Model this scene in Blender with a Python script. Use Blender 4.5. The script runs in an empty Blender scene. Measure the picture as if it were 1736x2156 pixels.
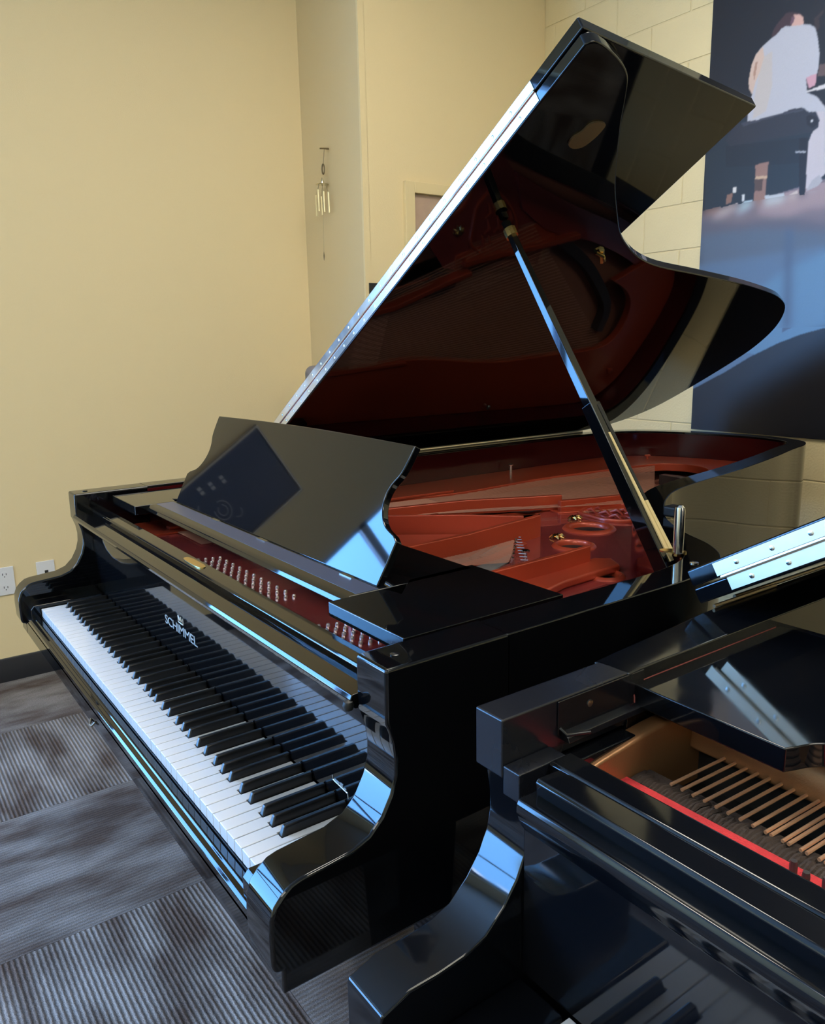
import bpy, bmesh, math, random
import numpy as np
from mathutils import Vector, Matrix
random.seed(7)
sc = bpy.context.scene
COL = sc.collection
# ------------------------------------------------------------------ camera
R = [[0.5843626893, 0.8112542165, -0.0196683384],
     [0.1557862595, -0.1359364678, -0.9783925173],
     [-0.7963986996, 0.5686720258, -0.2058184597]]
cd = bpy.data.cameras.new('camera'); cam = bpy.data.objects.new('camera', cd); COL.objects.link(cam)
cam.matrix_world = Matrix(((R[0][0], -R[1][0], -R[2][0], 2.0174), (R[0][1], -R[1][1], -R[2][1], -0.3306),
                           (R[0][2], -R[1][2], -R[2][2], 1.3419), (0, 0, 0, 1)))
cd.sensor_fit = 'HORIZONTAL'; cd.sensor_width = 36.0; cd.lens = 1668.46 / 1736 * 36.0; cd.clip_start = 0.02
sc.camera = cam
# ------------------------------------------------------------------ sky outside the window (blue with white clouds)
w = bpy.data.worlds.new('sky'); sc.world = w; w.use_nodes = True
n = w.node_tree.nodes; l = w.node_tree.links; n.clear()
wo = n.new('ShaderNodeOutputWorld'); bg = n.new('ShaderNodeBackground'); tc = n.new('ShaderNodeTexCoord')
nz = n.new('ShaderNodeTexNoise'); nz.inputs['Scale'].default_value = 3.2; nz.inputs['Detail'].default_value = 6
cr = n.new('ShaderNodeValToRGB'); cr.color_ramp.elements[0].position = .56; cr.color_ramp.elements[1].position = .66
cr.color_ramp.elements[0].color = (.15, .44, 1.0, 1); cr.color_ramp.elements[1].color = (1.1, 1.2, 1.3, 1)
l.new(tc.outputs['Generated'], nz.inputs['Vector']); l.new(nz.outputs['Fac'], cr.inputs['Fac'])
l.new(cr.outputs['Color'], bg.inputs['Color']); bg.inputs['Strength'].default_value = 25.0
l.new(bg.outputs[0], wo.inputs[0])
WIN = (-4.3, -1.05, 0.35, 2.85)      # y0,y1,z0,z1 of the window in the left wall
pl = bpy.data.lights.new('window_portal', 'AREA'); pl.shape = 'RECTANGLE'; pl.size = WIN[3] - WIN[2]; pl.size_y = WIN[1] - WIN[0]
pl.cycles.is_portal = True
po = bpy.data.objects.new('window_portal', pl); COL.objects.link(po)
po.location = (-1.70, (WIN[0] + WIN[1]) / 2, (WIN[2] + WIN[3]) / 2); po.rotation_euler = (0, -math.pi / 2, 0)
CEIL_LIGHTS = [(0.55, 0.95), (2.9, 1.1), (1.0, -2.6), (3.1, -2.6)]
CEIL_POWER = 19.5
sc.view_settings.view_transform = 'Standard'; sc.view_settings.look = 'None'
sc.view_settings.exposure = 0.0; sc.view_settings.gamma = 1.0; sc.view_settings.use_curve_mapping = False
sc.cycles.max_bounces = 7; sc.cycles.diffuse_bounces = 3; sc.cycles.glossy_bounces = 5
sc.cycles.transmission_bounces = 4; sc.cycles.transparent_max_bounces = 6
sc.cycles.sample_clamp_indirect = 6.0; sc.cycles.use_denoising = True; sc.cycles.blur_glossy = 0.3
sc.cycles.caustics_reflective = False; sc.cycles.caustics_refractive = False
try: sc.cycles.denoiser = 'OPENIMAGEDENOISE'
except Exception: pass

# ------------------------------------------------------------------ materials
def S(r, g, b):
    f = lambda c: (c / 12.92 if c <= .04045 else ((c + .055) / 1.055) ** 2.4)
    return (f(r / 255), f(g / 255), f(b / 255), 1)
MATS = {}
def mat(name, col, rough=.5, metal=0, bump=0, bscale=200, coat=0, emit=None, var=0, vscale=3, spec=.5, rvar=0):
    if name in MATS: return MATS[name]
    m = bpy.data.materials.new(name); m.use_nodes = True
    nt = m.node_tree; b = nt.nodes['Principled BSDF']
    b.inputs['Base Color'].default_value = col if len(col) == 4 else (*col, 1)
    b.inputs['Roughness'].default_value = rough; b.inputs['Metallic'].default_value = metal
    b.inputs['Specular IOR Level'].default_value = spec
    if coat: b.inputs['Coat Weight'].default_value = coat; b.inputs['Coat Roughness'].default_value = .03
    t = nt.nodes.new('ShaderNodeTexCoord')
    if bump:
        x = nt.nodes.new('ShaderNodeTexNoise'); x.inputs['Scale'].default_value = bscale; x.inputs['Detail'].default_value = 3
        nt.links.new(t.outputs['Object'], x.inputs['Vector'])
        p = nt.nodes.new('ShaderNodeBump'); p.inputs['Strength'].default_value = bump; p.inputs['Distance'].default_value = .002
        nt.links.new(x.outputs['Fac'], p.inputs['Height']); nt.links.new(p.outputs['Normal'], b.inputs['Normal'])
    if var:
        x = nt.nodes.new('ShaderNodeTexNoise'); x.inputs['Scale'].default_value = vscale; x.inputs['Detail'].default_value = 5
        nt.links.new(t.outputs['Object'], x.inputs['Vector'])
        mx = nt.nodes.new('ShaderNodeMix'); mx.data_type = 'RGBA'
        c = b.inputs['Base Color'].default_value
        mx.inputs[6].default_value = (c[0] * (1 - var), c[1] * (1 - var), c[2] * (1 - var), 1)
        mx.inputs[7].default_value = (min(1, c[0] * (1 + var)), min(1, c[1] * (1 + var)), min(1, c[2] * (1 + var)), 1)
        nt.links.new(x.outputs['Fac'], mx.inputs[0]); nt.links.new(mx.outputs[2], b.inputs['Base Color'])
    if rvar:
        x = nt.nodes.new('ShaderNodeTexNoise'); x.inputs['Scale'].default_value = 6; x.inputs['Detail'].default_value = 6; x.inputs['Distortion'].default_value = 1.5
        nt.links.new(t.outputs['Object'], x.inputs['Vector'])
        r = nt.nodes.new('ShaderNodeMapRange'); r.inputs[1].default_value = .42; r.inputs[2].default_value = .7
        r.inputs[3].default_value = rough; r.inputs[4].default_value = rough + rvar
        nt.links.new(x.outputs['Fac'], r.inputs[0]); nt.links.new(r.outputs[0], b.inputs['Roughness'])
    if emit:
        b.inputs['Emission Color'].default_value = (*emit[0], 1); b.inputs['Emission Strength'].default_value = emit[1]
    MATS[name] = m; return m
LACQ = mat('black_lacquer', (.0025, .0026, .0032), .035)
LACQ2 = mat('dusty_black_lacquer', (.003, .0035, .005), .045, rvar=.06)
SATIN = mat('satin_black', (.006, .006, .008), .22)
EBONY = mat('ebony_key', (.008, .0075, .0075), .33)
IVORY = mat('white_key', (.64, .64, .64), .12)
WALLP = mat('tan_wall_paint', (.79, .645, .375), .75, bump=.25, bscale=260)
WALLP_SHADE = mat('shaded_tan_wall_paint', (.70, .555, .315), .75, bump=.25, bscale=260)  # same paint as the other walls, darkened to put the pillar's shade into it
BLOCKP = mat('tan_block_paint', (.74, .61, .345), .6, bump=.8, bscale=120, var=.05, vscale=6)
MORT = mat('painted_mortar', (.70, .575, .32), .7, bump=.4, bscale=200)
TRIMP = mat('tan_trim_paint', (.76, .62, .35), .5)
BASEB = mat('black_rubber_base', (.018, .019, .024), .35)
PLATE = mat('red_bronze_plate', (.50, .068, .028), .33, metal=.25, bump=.15, bscale=500, coat=.25)
PLATE2 = mat('dark_red_plate', (.33, .05, .045), .22, metal=.25, bump=.10, bscale=500, coat=.9)
REDRIM = mat('dark_red_lacquer', (.055, .005, .006), .12)
SOUND = mat('soundboard_wood', (.40, .155, .10), .55, var=.15, vscale=40)
STRNG = mat('string_steel', (.60, .28, .19), .5, metal=.15)
COPPER = mat('copper_string', (.92, .52, .30), .35, metal=.6)
BRONZE = mat('bronze_plate', (.34, .17, .075), .38, metal=.55, bump=.1, bscale=600)
STEEL = mat('nickel', (.72, .70, .66), .18, metal=1)
HINGE = mat('hinge_nickel', (.97, .84, .66), .38, metal=1, var=.06, vscale=60)
BRASS = mat('brass', (.78, .56, .22), .25, metal=1)
FELTG = mat('grey_felt', (.23, .20, .18), .9, bump=.5, bscale=300)
FELTR = mat('red_felt', (.62, .035, .04), .85, bump=.7, bscale=400, var=.25, vscale=60)
FELTB = mat('brown_felt', (.060, .040, .030), .9, bump=1, bscale=300)
BAREW = mat('bare_maple', (.80, .62, .30), .55)
GREYPL = mat('grey_cover', (.20, .18, .19), .5)
WORN = mat('worn_black_satin', (.007, .008, .012), .24, rvar=.08)
PLAST = mat('white_plastic', (.74, .74, .76), .3)
DARK = mat('black_hole', (.006, .006, .006), .6)
RUBB = mat('black_rubber', (.008, .008, .008), .5)
DOORM = mat('pinkish_door_veneer', (.48, .34, .26), .55, var=.12, vscale=25)
WHITEP = mat('white_letter', (.65, .65, .65), .5)
GOLD = mat('silver_inlay', (.55, .55, .52), .35, metal=.7)
CHIMEM = mat('pale_brass_tube', (.90, .80, .50), .3, metal=.6)
ANTIQ = mat('antique_metal', (.20, .15, .09), .4, metal=.7)
CEILM = mat('white_ceiling_tile', (.62, .60, .56), .8, bump=.3, bscale=150)
LITE = mat('light_diffuser', (.9, .9, .9), .6, emit=((1.0, .93, .78), CEIL_POWER))
ALU = mat('grey_window_frame', (.25, .30, .42), .3)

def carpet(name, rot, lo, hi, bst):
    m = bpy.data.materials.new(name); m.use_nodes = True; nt = m.node_tree; N = nt.nodes; L = nt.links
    b = N['Principled BSDF']; b.inputs['Roughness'].default_value = .95; b.inputs['Specular IOR Level'].default_value = .15
    g = N.new('ShaderNodeNewGeometry'); mp = N.new('ShaderNodeMapping'); mp.inputs['Rotation'].default_value = (0, 0, rot)
    oi = N.new('ShaderNodeObjectInfo'); orr = N.new('ShaderNodeMapRange'); orr.inputs[3].default_value = .88; orr.inputs[4].default_value = 1.14; L.new(oi.outputs['Random'], orr.inputs[0])
    L.new(g.outputs['Position'], mp.inputs['Vector'])
    wv = N.new('ShaderNodeTexWave'); wv.wave_type = 'BANDS'; wv.bands_direction = 'Y'; wv.inputs['Scale'].default_value = 26.5
    wv.inputs['Distortion'].default_value = 1.1; wv.inputs['Detail'].default_value = 2; wv.inputs['Detail Scale'].default_value = 3
    L.new(mp.outputs[0], wv.inputs['Vector'])
    m2 = N.new('ShaderNodeMapping'); m2.inputs['Scale'].default_value = (3.2, 9.0, 1); L.new(mp.outputs[0], m2.inputs['Vector'])
    nb = N.new('ShaderNodeTexNoise'); nb.inputs['Scale'].default_value = 1.0; nb.inputs['Detail'].default_value = 5; L.new(m2.outputs[0], nb.inputs['Vector'])
    r = N.new('ShaderNodeValToRGB'); e = r.color_ramp.elements
    e[0].position = .38; e[0].color = (.085, .062, .052, 1); e[1].position = .62; e[1].color = (.235, .215, .205, 1)
    k = e.new(.5); k.color = (.155, .135, .125, 1); L.new(nb.outputs['Fac'], r.inputs['Fac'])
    nf = N.new('ShaderNodeTexNoise'); nf.inputs['Scale'].default_value = 420; nf.inputs['Detail'].default_value = 2; L.new(mp.outputs[0], nf.inputs['Vector'])
    rr = N.new('ShaderNodeMapRange'); rr.inputs[1].default_value = .3; rr.inputs[2].default_value = .7; rr.inputs[3].default_value = .55; rr.inputs[4].default_value = 1.45; L.new(nf.outputs['Fac'], rr.inputs[0])
    wr = N.new('ShaderNodeMapRange'); wr.inputs[3].default_value = lo; wr.inputs[4].default_value = hi; L.new(wv.outputs['Fac'], wr.inputs[0])
    mu = N.new('ShaderNodeMath'); mu.operation = 'MULTIPLY'; L.new(rr.outputs[0], mu.inputs[0]); L.new(wr.outputs[0], mu.inputs[1])
    mu2 = N.new('ShaderNodeMath'); mu2.operation = 'MULTIPLY'; L.new(mu.outputs[0], mu2.inputs[0]); L.new(orr.outputs[0], mu2.inputs[1]); mu = mu2
    mc = N.new('ShaderNodeVectorMath'); mc.operation = 'SCALE'; L.new(r.outputs['Color'], mc.inputs[0]); L.new(mu.outputs[0], mc.inputs['Scale'])
    L.new(mc.outputs[0], b.inputs['Base Color'])
    ad = N.new('ShaderNodeMath'); ad.operation = 'MULTIPLY_ADD'; ad.inputs[1].default_value = .35; L.new(nf.outputs['Fac'], ad.inputs[0]); L.new(wv.outputs['Fac'], ad.inputs[2])
    bp = N.new('ShaderNodeBump'); bp.inputs['Strength'].default_value = bst; bp.inputs['Distance'].default_value = .003
    L.new(ad.outputs[0], bp.inputs['Height']); L.new(bp.outputs[0], b.inputs['Normal'])
    return m
CARP_A = carpet('carpet_ribs_across', 0.0, .58, 1.28, .8); CARP_B = carpet('carpet_ribs_along', math.pi / 2, .86, 1.10, .35)

# ------------------------------------------------------------------ mesh helpers
class MB:
    def __init__(s): s.v = []; s.f = []
    def add(s, v, f):
        o = len(s.v); s.v += [tuple(p) for p in v]; s.f += [tuple(i + o for i in q) for q in f]; return s
    def box(s, x0, x1, y0, y1, z0, z1):
        return s.add([(x0, y0, z0), (x1, y0, z0), (x1, y1, z0), (x0, y1, z0), (x0, y0, z1), (x1, y0, z1), (x1, y1, z1), (x0, y1, z1)],
                     [(0, 3, 2, 1), (4, 5, 6, 7), (0, 1, 5, 4), (1, 2, 6, 5), (2, 3, 7, 6), (3, 0, 4, 7)])
    def prism(s, pts, ax, a, b, T=None):
        m = {'x': lambda p, c: (c, p[0], p[1]), 'y': lambda p, c: (p[0], c, p[1]), 'z': lambda p, c: (p[0], p[1], c)}[ax]
        k = len(pts); v = [m(p, a) for p in pts] + [m(p, b) for p in pts]
        if T: v = [T(p) for p in v]
        return s.add(v, [tuple(range(k)), tuple(range(2 * k - 1, k - 1, -1))] + [(i, i + k, (i + 1) % k + k, (i + 1) % k) for i in range(k)])
    def hexa(s, a, b):   # quad a (4 pts) to quad b
        return s.add(list(a) + list(b), [(0, 1, 2, 3), (7, 6, 5, 4)] + [(i, i + 4, (i + 1) % 4 + 4, (i + 1) % 4) for i in range(4)])
    def tube(s, pts, r, n=8, caps=True, closed=False):
        P = [Vector(p) for p in pts]; k = len(P); rs = r if isinstance(r, (list, tuple)) else [r] * k
        o = len(s.v); up = None
        for i, p in enumerate(P):
            if closed: d = P[(i + 1) % k] - P[i - 1]
            else: d = P[min(i + 1, k - 1)] - P[max(i - 1, 0)]
            d.normalize()
            if up is None: up = Vector((0, 0, 1)) if abs(d.z) < .9 else Vector((1, 0, 0))
            a = d.cross(up).normalized(); up = a.cross(d).normalized()
            for j in range(n):
                t = 2 * math.pi * j / n; s.v.append(tuple(p + (a * math.cos(t) + up * math.sin(t)) * rs[i]))
        m = k if closed else k - 1
        for i in range(m):
            for j in range(n):
                a0 = o + i * n + j; a1 = o + i * n + (j + 1) % n; b0 = o + ((i + 1) % k) * n + j; b1 = o + ((i + 1) % k) * n + (j + 1) % n
                s.f.append((a0, a1, b1, b0))
        if caps and not closed: s.f.append(tuple(o + j for j in range(n))[::-1]); s.f.append(tuple(o + (k - 1) * n + j for j in range(n)))
        return s
    def lathe(s, prof, c, n=16, T=None):    # prof (r,z) about vertical axis at c
        o = len(s.v)
        for r, z in prof:
            for j in range(n):
                t = 2 * math.pi * j / n; p = (c[0] + r * math.cos(t), c[1] + r * math.sin(t), c[2] + z)
                s.v.append(T(p) if T else p)
        for i in range(len(prof) - 1):
            for j in range(n):
                s.f.append((o + i * n + j, o + i * n + (j + 1) % n, o + (i + 1) * n + (j + 1) % n, o + (i + 1) * n + j))
        s.f.append(tuple(o + j for j in range(n))[::-1]); s.f.append(tuple(o + (len(prof) - 1) * n + j for j in range(n)))
        return s
    def disc(s, c, nrm, r, h, n=10):
        c = Vector(c); nrm = Vector(nrm).normalized()
        return s.tube([c, c + nrm * h * .7, c + nrm * h], [r, r, r * .6], n)

def rootloc(o):
    v = Vector((0, 0, 0))
    while o is not None: v += Vector(o.location); o = o.parent
    return v
def obj(name, mb, m, parent=None, bevel=0, seg=2, smooth=35, label=None, stuff=False, origin=None, kind=None):
    base = rootloc(parent) if parent is not None else Vector((0, 0, 0))
    o0 = Vector(origin) if origin is not None else base
    me = bpy.data.meshes.new(name); me.from_pydata([tuple(Vector(v) - o0) for v in mb.v], [], mb.f)
    bm = bmesh.new(); bm.from_mesh(me); bmesh.ops.recalc_face_normals(bm, faces=bm.faces); bm.to_mesh(me); bm.free()
    if smooth:
        for p in me.polygons: p.use_smooth = True
        me.set_sharp_from_angle(angle=math.radians(smooth))
    me.materials.append(m)
    o = bpy.data.objects.new(name, me); COL.objects.link(o)
    if parent is not None: o.parent = parent
    o.location = o0 - base
    if bevel:
        b = o.modifiers.new('bevel', 'BEVEL'); b.width = bevel; b.segments = seg; b.limit_method = 'ANGLE'; b.angle_limit = math.radians(32); b.harden_normals = True
    if label: o['label'] = label
    if stuff: o['kind'] = 'stuff'
    if kind: o['kind'] = kind
    return o
def thing(name, loc, label, cat, group=None):
    o = bpy.data.objects.new(name, None); COL.objects.link(o); o.location = loc; o.empty_display_size = .1
    o['label'] = label; o['category'] = cat
    if group: o['group'] = group
    return o
def tag(o, label, cat, group=None):
    o['label'] = label; o['category'] = cat
    if group: o['group'] = group
    return o
def spline(P, n=6, closed=False):
    out = []; k = len(P)
    for i in range(k if closed else k - 1):
        g = lambda j: P[j % k] if closed else P[max(0, min(k - 1, j))]
        p0, p1, p2, p3 = g(i - 1), g(i), g(i + 1), g(i + 2)
        for j in range(n):
            t = j / n
            out.append(tuple(.5 * ((2 * p1[d]) + (-p0[d] + p2[d]) * t + (2 * p0[d] - 5 * p1[d] + 4 * p2[d] - p3[d]) * t * t + (-p0[d] + 3 * p1[d] - 3 * p2[d] + p3[d]) * t ** 3) for d in range(len(p1))))
    if not closed: out.append(tuple(P[-1]))
    return out
def offset(P, d):
    out = []
    for i, p in enumerate(P):
        a = Vector(P[max(0, i - 1)]); b = Vector(P[min(len(P) - 1, i + 1)]); t = (b - a).normalized(); out.append((p[0] - t.y * d, p[1] + t.x * d))
    return out
def plate_with_holes(outer, holes, z0, z1):   # flat plate in z with round holes
    bm = bmesh.new(); loops = [outer] + holes; E = []
    for L_ in loops:
        vs = [bm.verts.new((x, y, z1)) for x, y in L_]
        E += [bm.edges.new((vs[i], vs[(i + 1) % len(vs)])) for i in range(len(vs))]
    bmesh.ops.triangle_fill(bm, use_beauty=True, edges=E)
    r = bmesh.ops.extrude_face_region(bm, geom=list(bm.faces))
    bmesh.ops.translate(bm, vec=(0, 0, z0 - z1), verts=[v for v in r['geom'] if isinstance(v, bmesh.types.BMVert)])
    bm.verts.index_update(); mb = MB(); mb.add([tuple(v.co) for v in bm.verts], [tuple(v.index for v in f.verts) for f in bm.faces]); bm.free()
    return mb

# ================================================================== ROOM
XL, XR, YF, YB, ZC = -1.504, 4.6, -4.5, 2.65, 3.3
def struct(name, mb, m, parent=None, **k):
    o = obj(name, mb, m, parent, **k)
    if parent is None: o['kind'] = 'structure'
    return o
fl = struct('floor', MB().box(XL - .2, XR + .2, YF - .2, YB + .2, -.06, -.010), mat('floor_backing', (.05, .045, .04), .9))
TS = .61; tile_me = {}
ix0 = math.floor((XL - .22) / TS); iy0 = math.floor((YF + .33) / TS)
for i in range(ix0, int((XR - .22) / TS) + 1):
    for j in range(iy0, int((YB + .33) / TS) + 1):
        x0, y0 = .22 + i * TS, -.33 + j * TS
        a0, a1 = max(x0, XL) + .0006, min(x0 + TS, XR) - .0006; b0, b1 = max(y0, YF) + .0006, min(y0 + TS, YB) - .0006
        if a1 - a0 < .02 or b1 - b0 < .02: continue
        obj('carpet_tile', MB().box(a0, a1, b0, b1, -.010, 0), CARP_A if (i + j) % 2 == 0 else CARP_B, fl, origin=(a0, b0, 0), smooth=0)
y0, y1, z0, z1 = WIN
wl = MB().box(XL - .2, XL, YF - .2, y0, 0, ZC).box(XL - .2, XL, y0, y1, 0, z0).box(XL - .2, XL, y0, y1, z1, ZC).box(XL - .2, XL, y1, YB + .1, 0, ZC)
struct('wall_left', wl, WALLP, smooth=0)
# window frame, mullions, sill and panes
wf = MB(); fx0, fx1 = XL - .12, XL - .06
wf.box(fx0, fx1, y0, y1, z0, z0 + .06).box(fx0, fx1, y0, y1, z1 - .06, z1).box(fx0, fx1, y0, y0 + .06, z0, z1).box(fx0, fx1, y1 - .06, y1, z0, z1)
win = struct('window_1', wf, ALU, smooth=0)
mu = MB().box(fx0, fx1, y0, y1, 1.96, 2.01)
for yy in (-2.1, -3.2): mu.box(fx0, fx1, yy - .03, yy + .03, z0, z1)
obj('mullion', mu, ALU, win, smooth=0)
gl = bpy.data.materials.new('window_glass'); gl.use_nodes = True; N = gl.node_tree.nodes; N.clear()
a = N.new('ShaderNodeBsdfTransparent'); b = N.new('ShaderNodeBsdfGlossy'); b.inputs['Roughness'].default_value = .02; c = N.new('ShaderNodeMixShader'); d = N.new('ShaderNodeOutputMaterial')
c.inputs[0].default_value = .06; gl.node_tree.links.new(a.outputs[0], c.inputs[1]); gl.node_tree.links.new(b.outputs[0], c.inputs[2]); gl.node_tree.links.new(c.outputs[0], d.inputs[0])
for (p, q) in ((y0, -3.2), (-3.2, -2.1), (-2.1, y1)):
    for (r, s) in ((z0, 1.96), (2.01, z1)):
        obj('pane', MB().box(XL - .092, XL - .088, p + .03, q - .03, r, s), gl, win, smooth=0)
obj('sill', MB().box(XL - .06, XL + .04, y0 - .03, y1 + .03, z0 - .03, z0), TRIMP, win, bevel=.004)
PX, PY = -.99, 1.592
struct('wall_pillar', MB().box(XL, PX - .0121, PY, PY + .03, 0, ZC), WALLP_SHADE, smooth=0)
struct('wall_side', MB().box(XL, PX, PY + .03, YB + .1, 0, ZC).box(PX - .012, PX, PY, PY + .031, 0, ZC), WALLP, smooth=0)
# block wall
wb = struct('wall_back', MB().box(PX - .2, XR + .2, YB + .0028, YB + .2, 0, ZC), MORT, smooth=0)
CH, CL = .1825, .376; cou = 0; blockme = {}
zz = 1.898 - 10 * CH - CH
for cidx in range(-11, 9):
    za, zb_ = 1.898 + cidx * CH, 1.898 + (cidx + 1) * CH
    za2, zb2 = max(za, 0) + .0025, min(zb_, ZC) - .0025
    if zb2 - za2 < .02: continue
    off = -.171 if cidx % 2 == 0 else -.359
    x = off - 4 * CL
    while x < XR:
        a0, a1 = max(x, PX) + .0028, min(x + CL, XR) - .0028
        if a1 - a0 > .02 and x < 2.3:
            key = (round(a1 - a0, 3), round(zb2 - za2, 3))
            if key not in blockme:
                o = obj('block', MB().box(a0, a1, YB, YB + .012, za2, zb2), BLOCKP, wb, origin=(a0, YB, za2), bevel=.0026, seg=2); blockme[key] = o
            else:
                o = blockme[key].copy(); COL.objects.link(o); o.location = (a0, YB, za2)
                o.location.y += random.uniform(-.0006, .0006)
        elif a1 - a0 > .02:
            pass
        x += CL
obj('block_field', MB().box(2.3, XR, YB, YB + .006, 0, ZC), BLOCKP, wb, smooth=0)
struct('wall_right', MB().box(XR, XR + .2, YF - .2, YB + .2, 0, ZC), WALLP, smooth=0)
struct('wall_front', MB().box(XL - .2, XR + .2, YF - .2, YF, 0, ZC), WALLP, smooth=0)
struct('ceiling', MB().box(XL - .2, XR + .2, YF - .2, YB + .2, ZC, ZC + .1), CEILM, smooth=0)
struct('baseboard_left', MB().prism([(0, 0), (.008, 0), (.008, .095), (.005, .101), (0, .101)], 'y', YF, PY, T=lambda p: (XL + p[0], p[1], p[2])), BASEB)
struct('baseboard_pillar', MB().box(XL, PX, PY - .008, PY, 0, .101), BASEB)
struct('baseboard_back', MB().box(PX, XR, YB - .008, YB - .0002, 0, .101), BASEB)
struct('baseboard_side', MB().box(PX, PX + .008, PY, 1.795, 0, .101), BASEB)
# door beside the pillar
dr = struct('door_1', MB().box(PX - .01, PX + .004, 1.852, 2.566, .006, 1.995), DOORM, smooth=0)
fr = MB().box(PX, PX + .022, 1.80, 1.85, 0, 2.045).box(PX, PX + .022, 2.568, 2.618, 0, 2.045).box(PX, PX + .022, 1.85, 2.568, 1.998, 2.045)
obj('door_frame', fr, TRIMP, dr, bevel=.002)
obj('door_handle', MB().tube([(PX + .004, 2.50, .98), (PX + .05, 2.50, .98), (PX + .055, 2.40, .98)], .009), STEEL, dr)
# room sign
sg = thing('room_sign', (PX, 1.66, 1.588), 'small black sign plate with a white W on tan wall beside door frame', 'sign')
obj('plate', MB().box(PX, PX + .006, 1.608, 1.748, 1.565, 1.611), mat('black_sign', (.012, .012, .013), .4), sg, bevel=.001)
wm = MB(); yy = 1.642; 
for (a_, b_) in (((0, .012), (.004, 0)), ((.004, 0), (.008, .010)), ((.008, .010), (.012, 0)), ((.012, 0), (.016, .012))):
    wm.tube([(PX + .0065, yy + a_[0], 1.582 + a_[1] * 1.1), (PX + .0065, yy + b_[0], 1.582 + b_[1] * 1.1)], .0014, 4)
obj('letter', wm, WHITEP, sg, label='white letter W')
for i, (lx, ly) in enumerate(CEIL_LIGHTS):
    t = thing('ceiling_light', (lx, ly, ZC), ['recessed ceiling light panel over the tail of the first piano', 'recessed ceiling light panel over the right piano', 'recessed ceiling light panel in front of the first piano, towards the window', 'recessed ceiling light panel in the front right of the room'][i], 'light', 'ceiling light panels')
    obj('frame', MB().box(lx - .32, lx + .32, ly - .62, ly + .62, ZC - .012, ZC - .002), PLAST, t)
    obj('diffuser', MB().box(lx - .29, lx + .29, ly - .59, ly + .59, ZC - .018, ZC - .0125), LITE, t, smooth=0)
# wall outlets
ot = thing('power_outlet', (XL, .124, .37), 'white duplex power outlet on the left wall, at the frame edge', 'outlet')
obj('plate', MB().box(XL, XL + .006, .088, .160, .370, .487), PLAST, ot, bevel=.002)
for zc in (.400, .455):
    rc = obj('receptacle', MB().prism([(.124 + .017 * math.cos(t) , zc + .0145 * math.sin(t)) for t in [k * math.pi / 8 for k in range(16)]], 'x', XL + .006, XL + .0075), PLAST, ot)
    obj('slot', MB().box(XL + .0075, XL + .0079, .116, .1185, zc - .001, zc + .008).box(XL + .0075, XL + .0079, .1295, .132, zc - .001, zc + .007).box(XL + .0075, XL + .0079, .122, .126, zc - .009, zc - .005), DARK, rc, smooth=0)
dj = thing('data_outlet', (XL, .282, .37), 'white wall plate with one black data jack, right of the power outlet', 'outlet')
obj('plate', MB().box(XL, XL + .006, .246, .317, .370, .487), PLAST, dj, bevel=.002)
obj('jack', MB().box(XL + .006, XL + .007, .276, .290, .432, .447), DARK, dj)
# framed poster on the left wall beyond the frame edge (seen mirrored in the music desk)
fp = thing('wall_poster', (XL, -.46, 1.25), 'dark blue framed poster on the left wall, mirrored in the music desk', 'poster')
obj('print', MB().box(XL, XL + .008, -.655, -.265, 1.22, 1.79), mat('blue_print', (.018, .036, .10), .3), fp, smooth=0)
X_ = XL + .010; PALE = mat('pale_ink', (.5, .5, .55), .5)
for c0, r0, t0, t1 in (((-.47, 1.42), .05, 0, 5.2), ((-.47, 1.42), .028, .5, 5.9), ((-.44, 1.385), .085, 3.3, 5.6), ((-.52, 1.47), .03, 1.5, 4)):
    obj('flourish', MB().tube([(X_, c0[0] + r0 * math.cos(t0 + (t1 - t0) * k / 14), c0[1] + r0 * .8 * math.sin(t0 + (t1 - t0) * k / 14)) for k in range(15)], .0022, 4), PALE, fp)
for yy, z_ in ((-.345, 1.50), (-.335, 1.44), (-.32, 1.385)):
    for a_ in (-.028, -.004): obj('pale_mark', MB().box(XL + .008, XL + .010, yy + a_, yy + a_ + .016, z_, z_ + .018), PALE, fp)
obj('frame', MB().box(XL, XL + .02, -.665, -.655, 1.21, 1.80).box(XL, XL + .02, -.265, -.255, 1.21, 1.80).box(XL, XL + .02, -.655, -.265, 1.79, 1.80).box(XL, XL + .02, -.655, -.265, 1.21, 1.22), mat('silver_frame', (.45, .42, .38), .35, metal=.6), fp)

# wind chime on the pillar
ch = thing('wind_chime', (-1.27, 1.575, 1.73), 'small metal wind chime with five pale tubes hanging on the tan pillar', 'wind chime')
obj('hook', MB().tube([(-1.301, 1.572, 2.212), (-1.262, 1.570, 2.204), (-1.232, 1.574, 2.196)], .0035, 6).tube([(-1.262, 1.570, 2.204), (-1.262, 1.592, 2.206)], .003, 6), ANTIQ, ch)
ca = MB().tube([(-1.262, 1.570, 2.203), (-1.268, 1.570, 2.172), (-1.277, 1.570, 2.142)], .0012, 4)
obj('cord', ca, ANTIQ, ch)
obj('ring', MB().tube([(-1.279 + .010 * math.sin(t), 1.57, 2.121 + .021 * math.cos(t)) for t in [k * math.pi / 8 for k in range(16)]], .0032, 6, closed=True), ANTIQ, ch)
obj('bell_cap', MB().lathe([(.030, 0), (.028, .003), (.010, .006), (.008, .016), (.004, .026), (.001, .030)], (-1.279, 1.562, 2.055), 14), mat('bright_nickel', (.85, .80, .65), .15, metal=1), ch)
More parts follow.
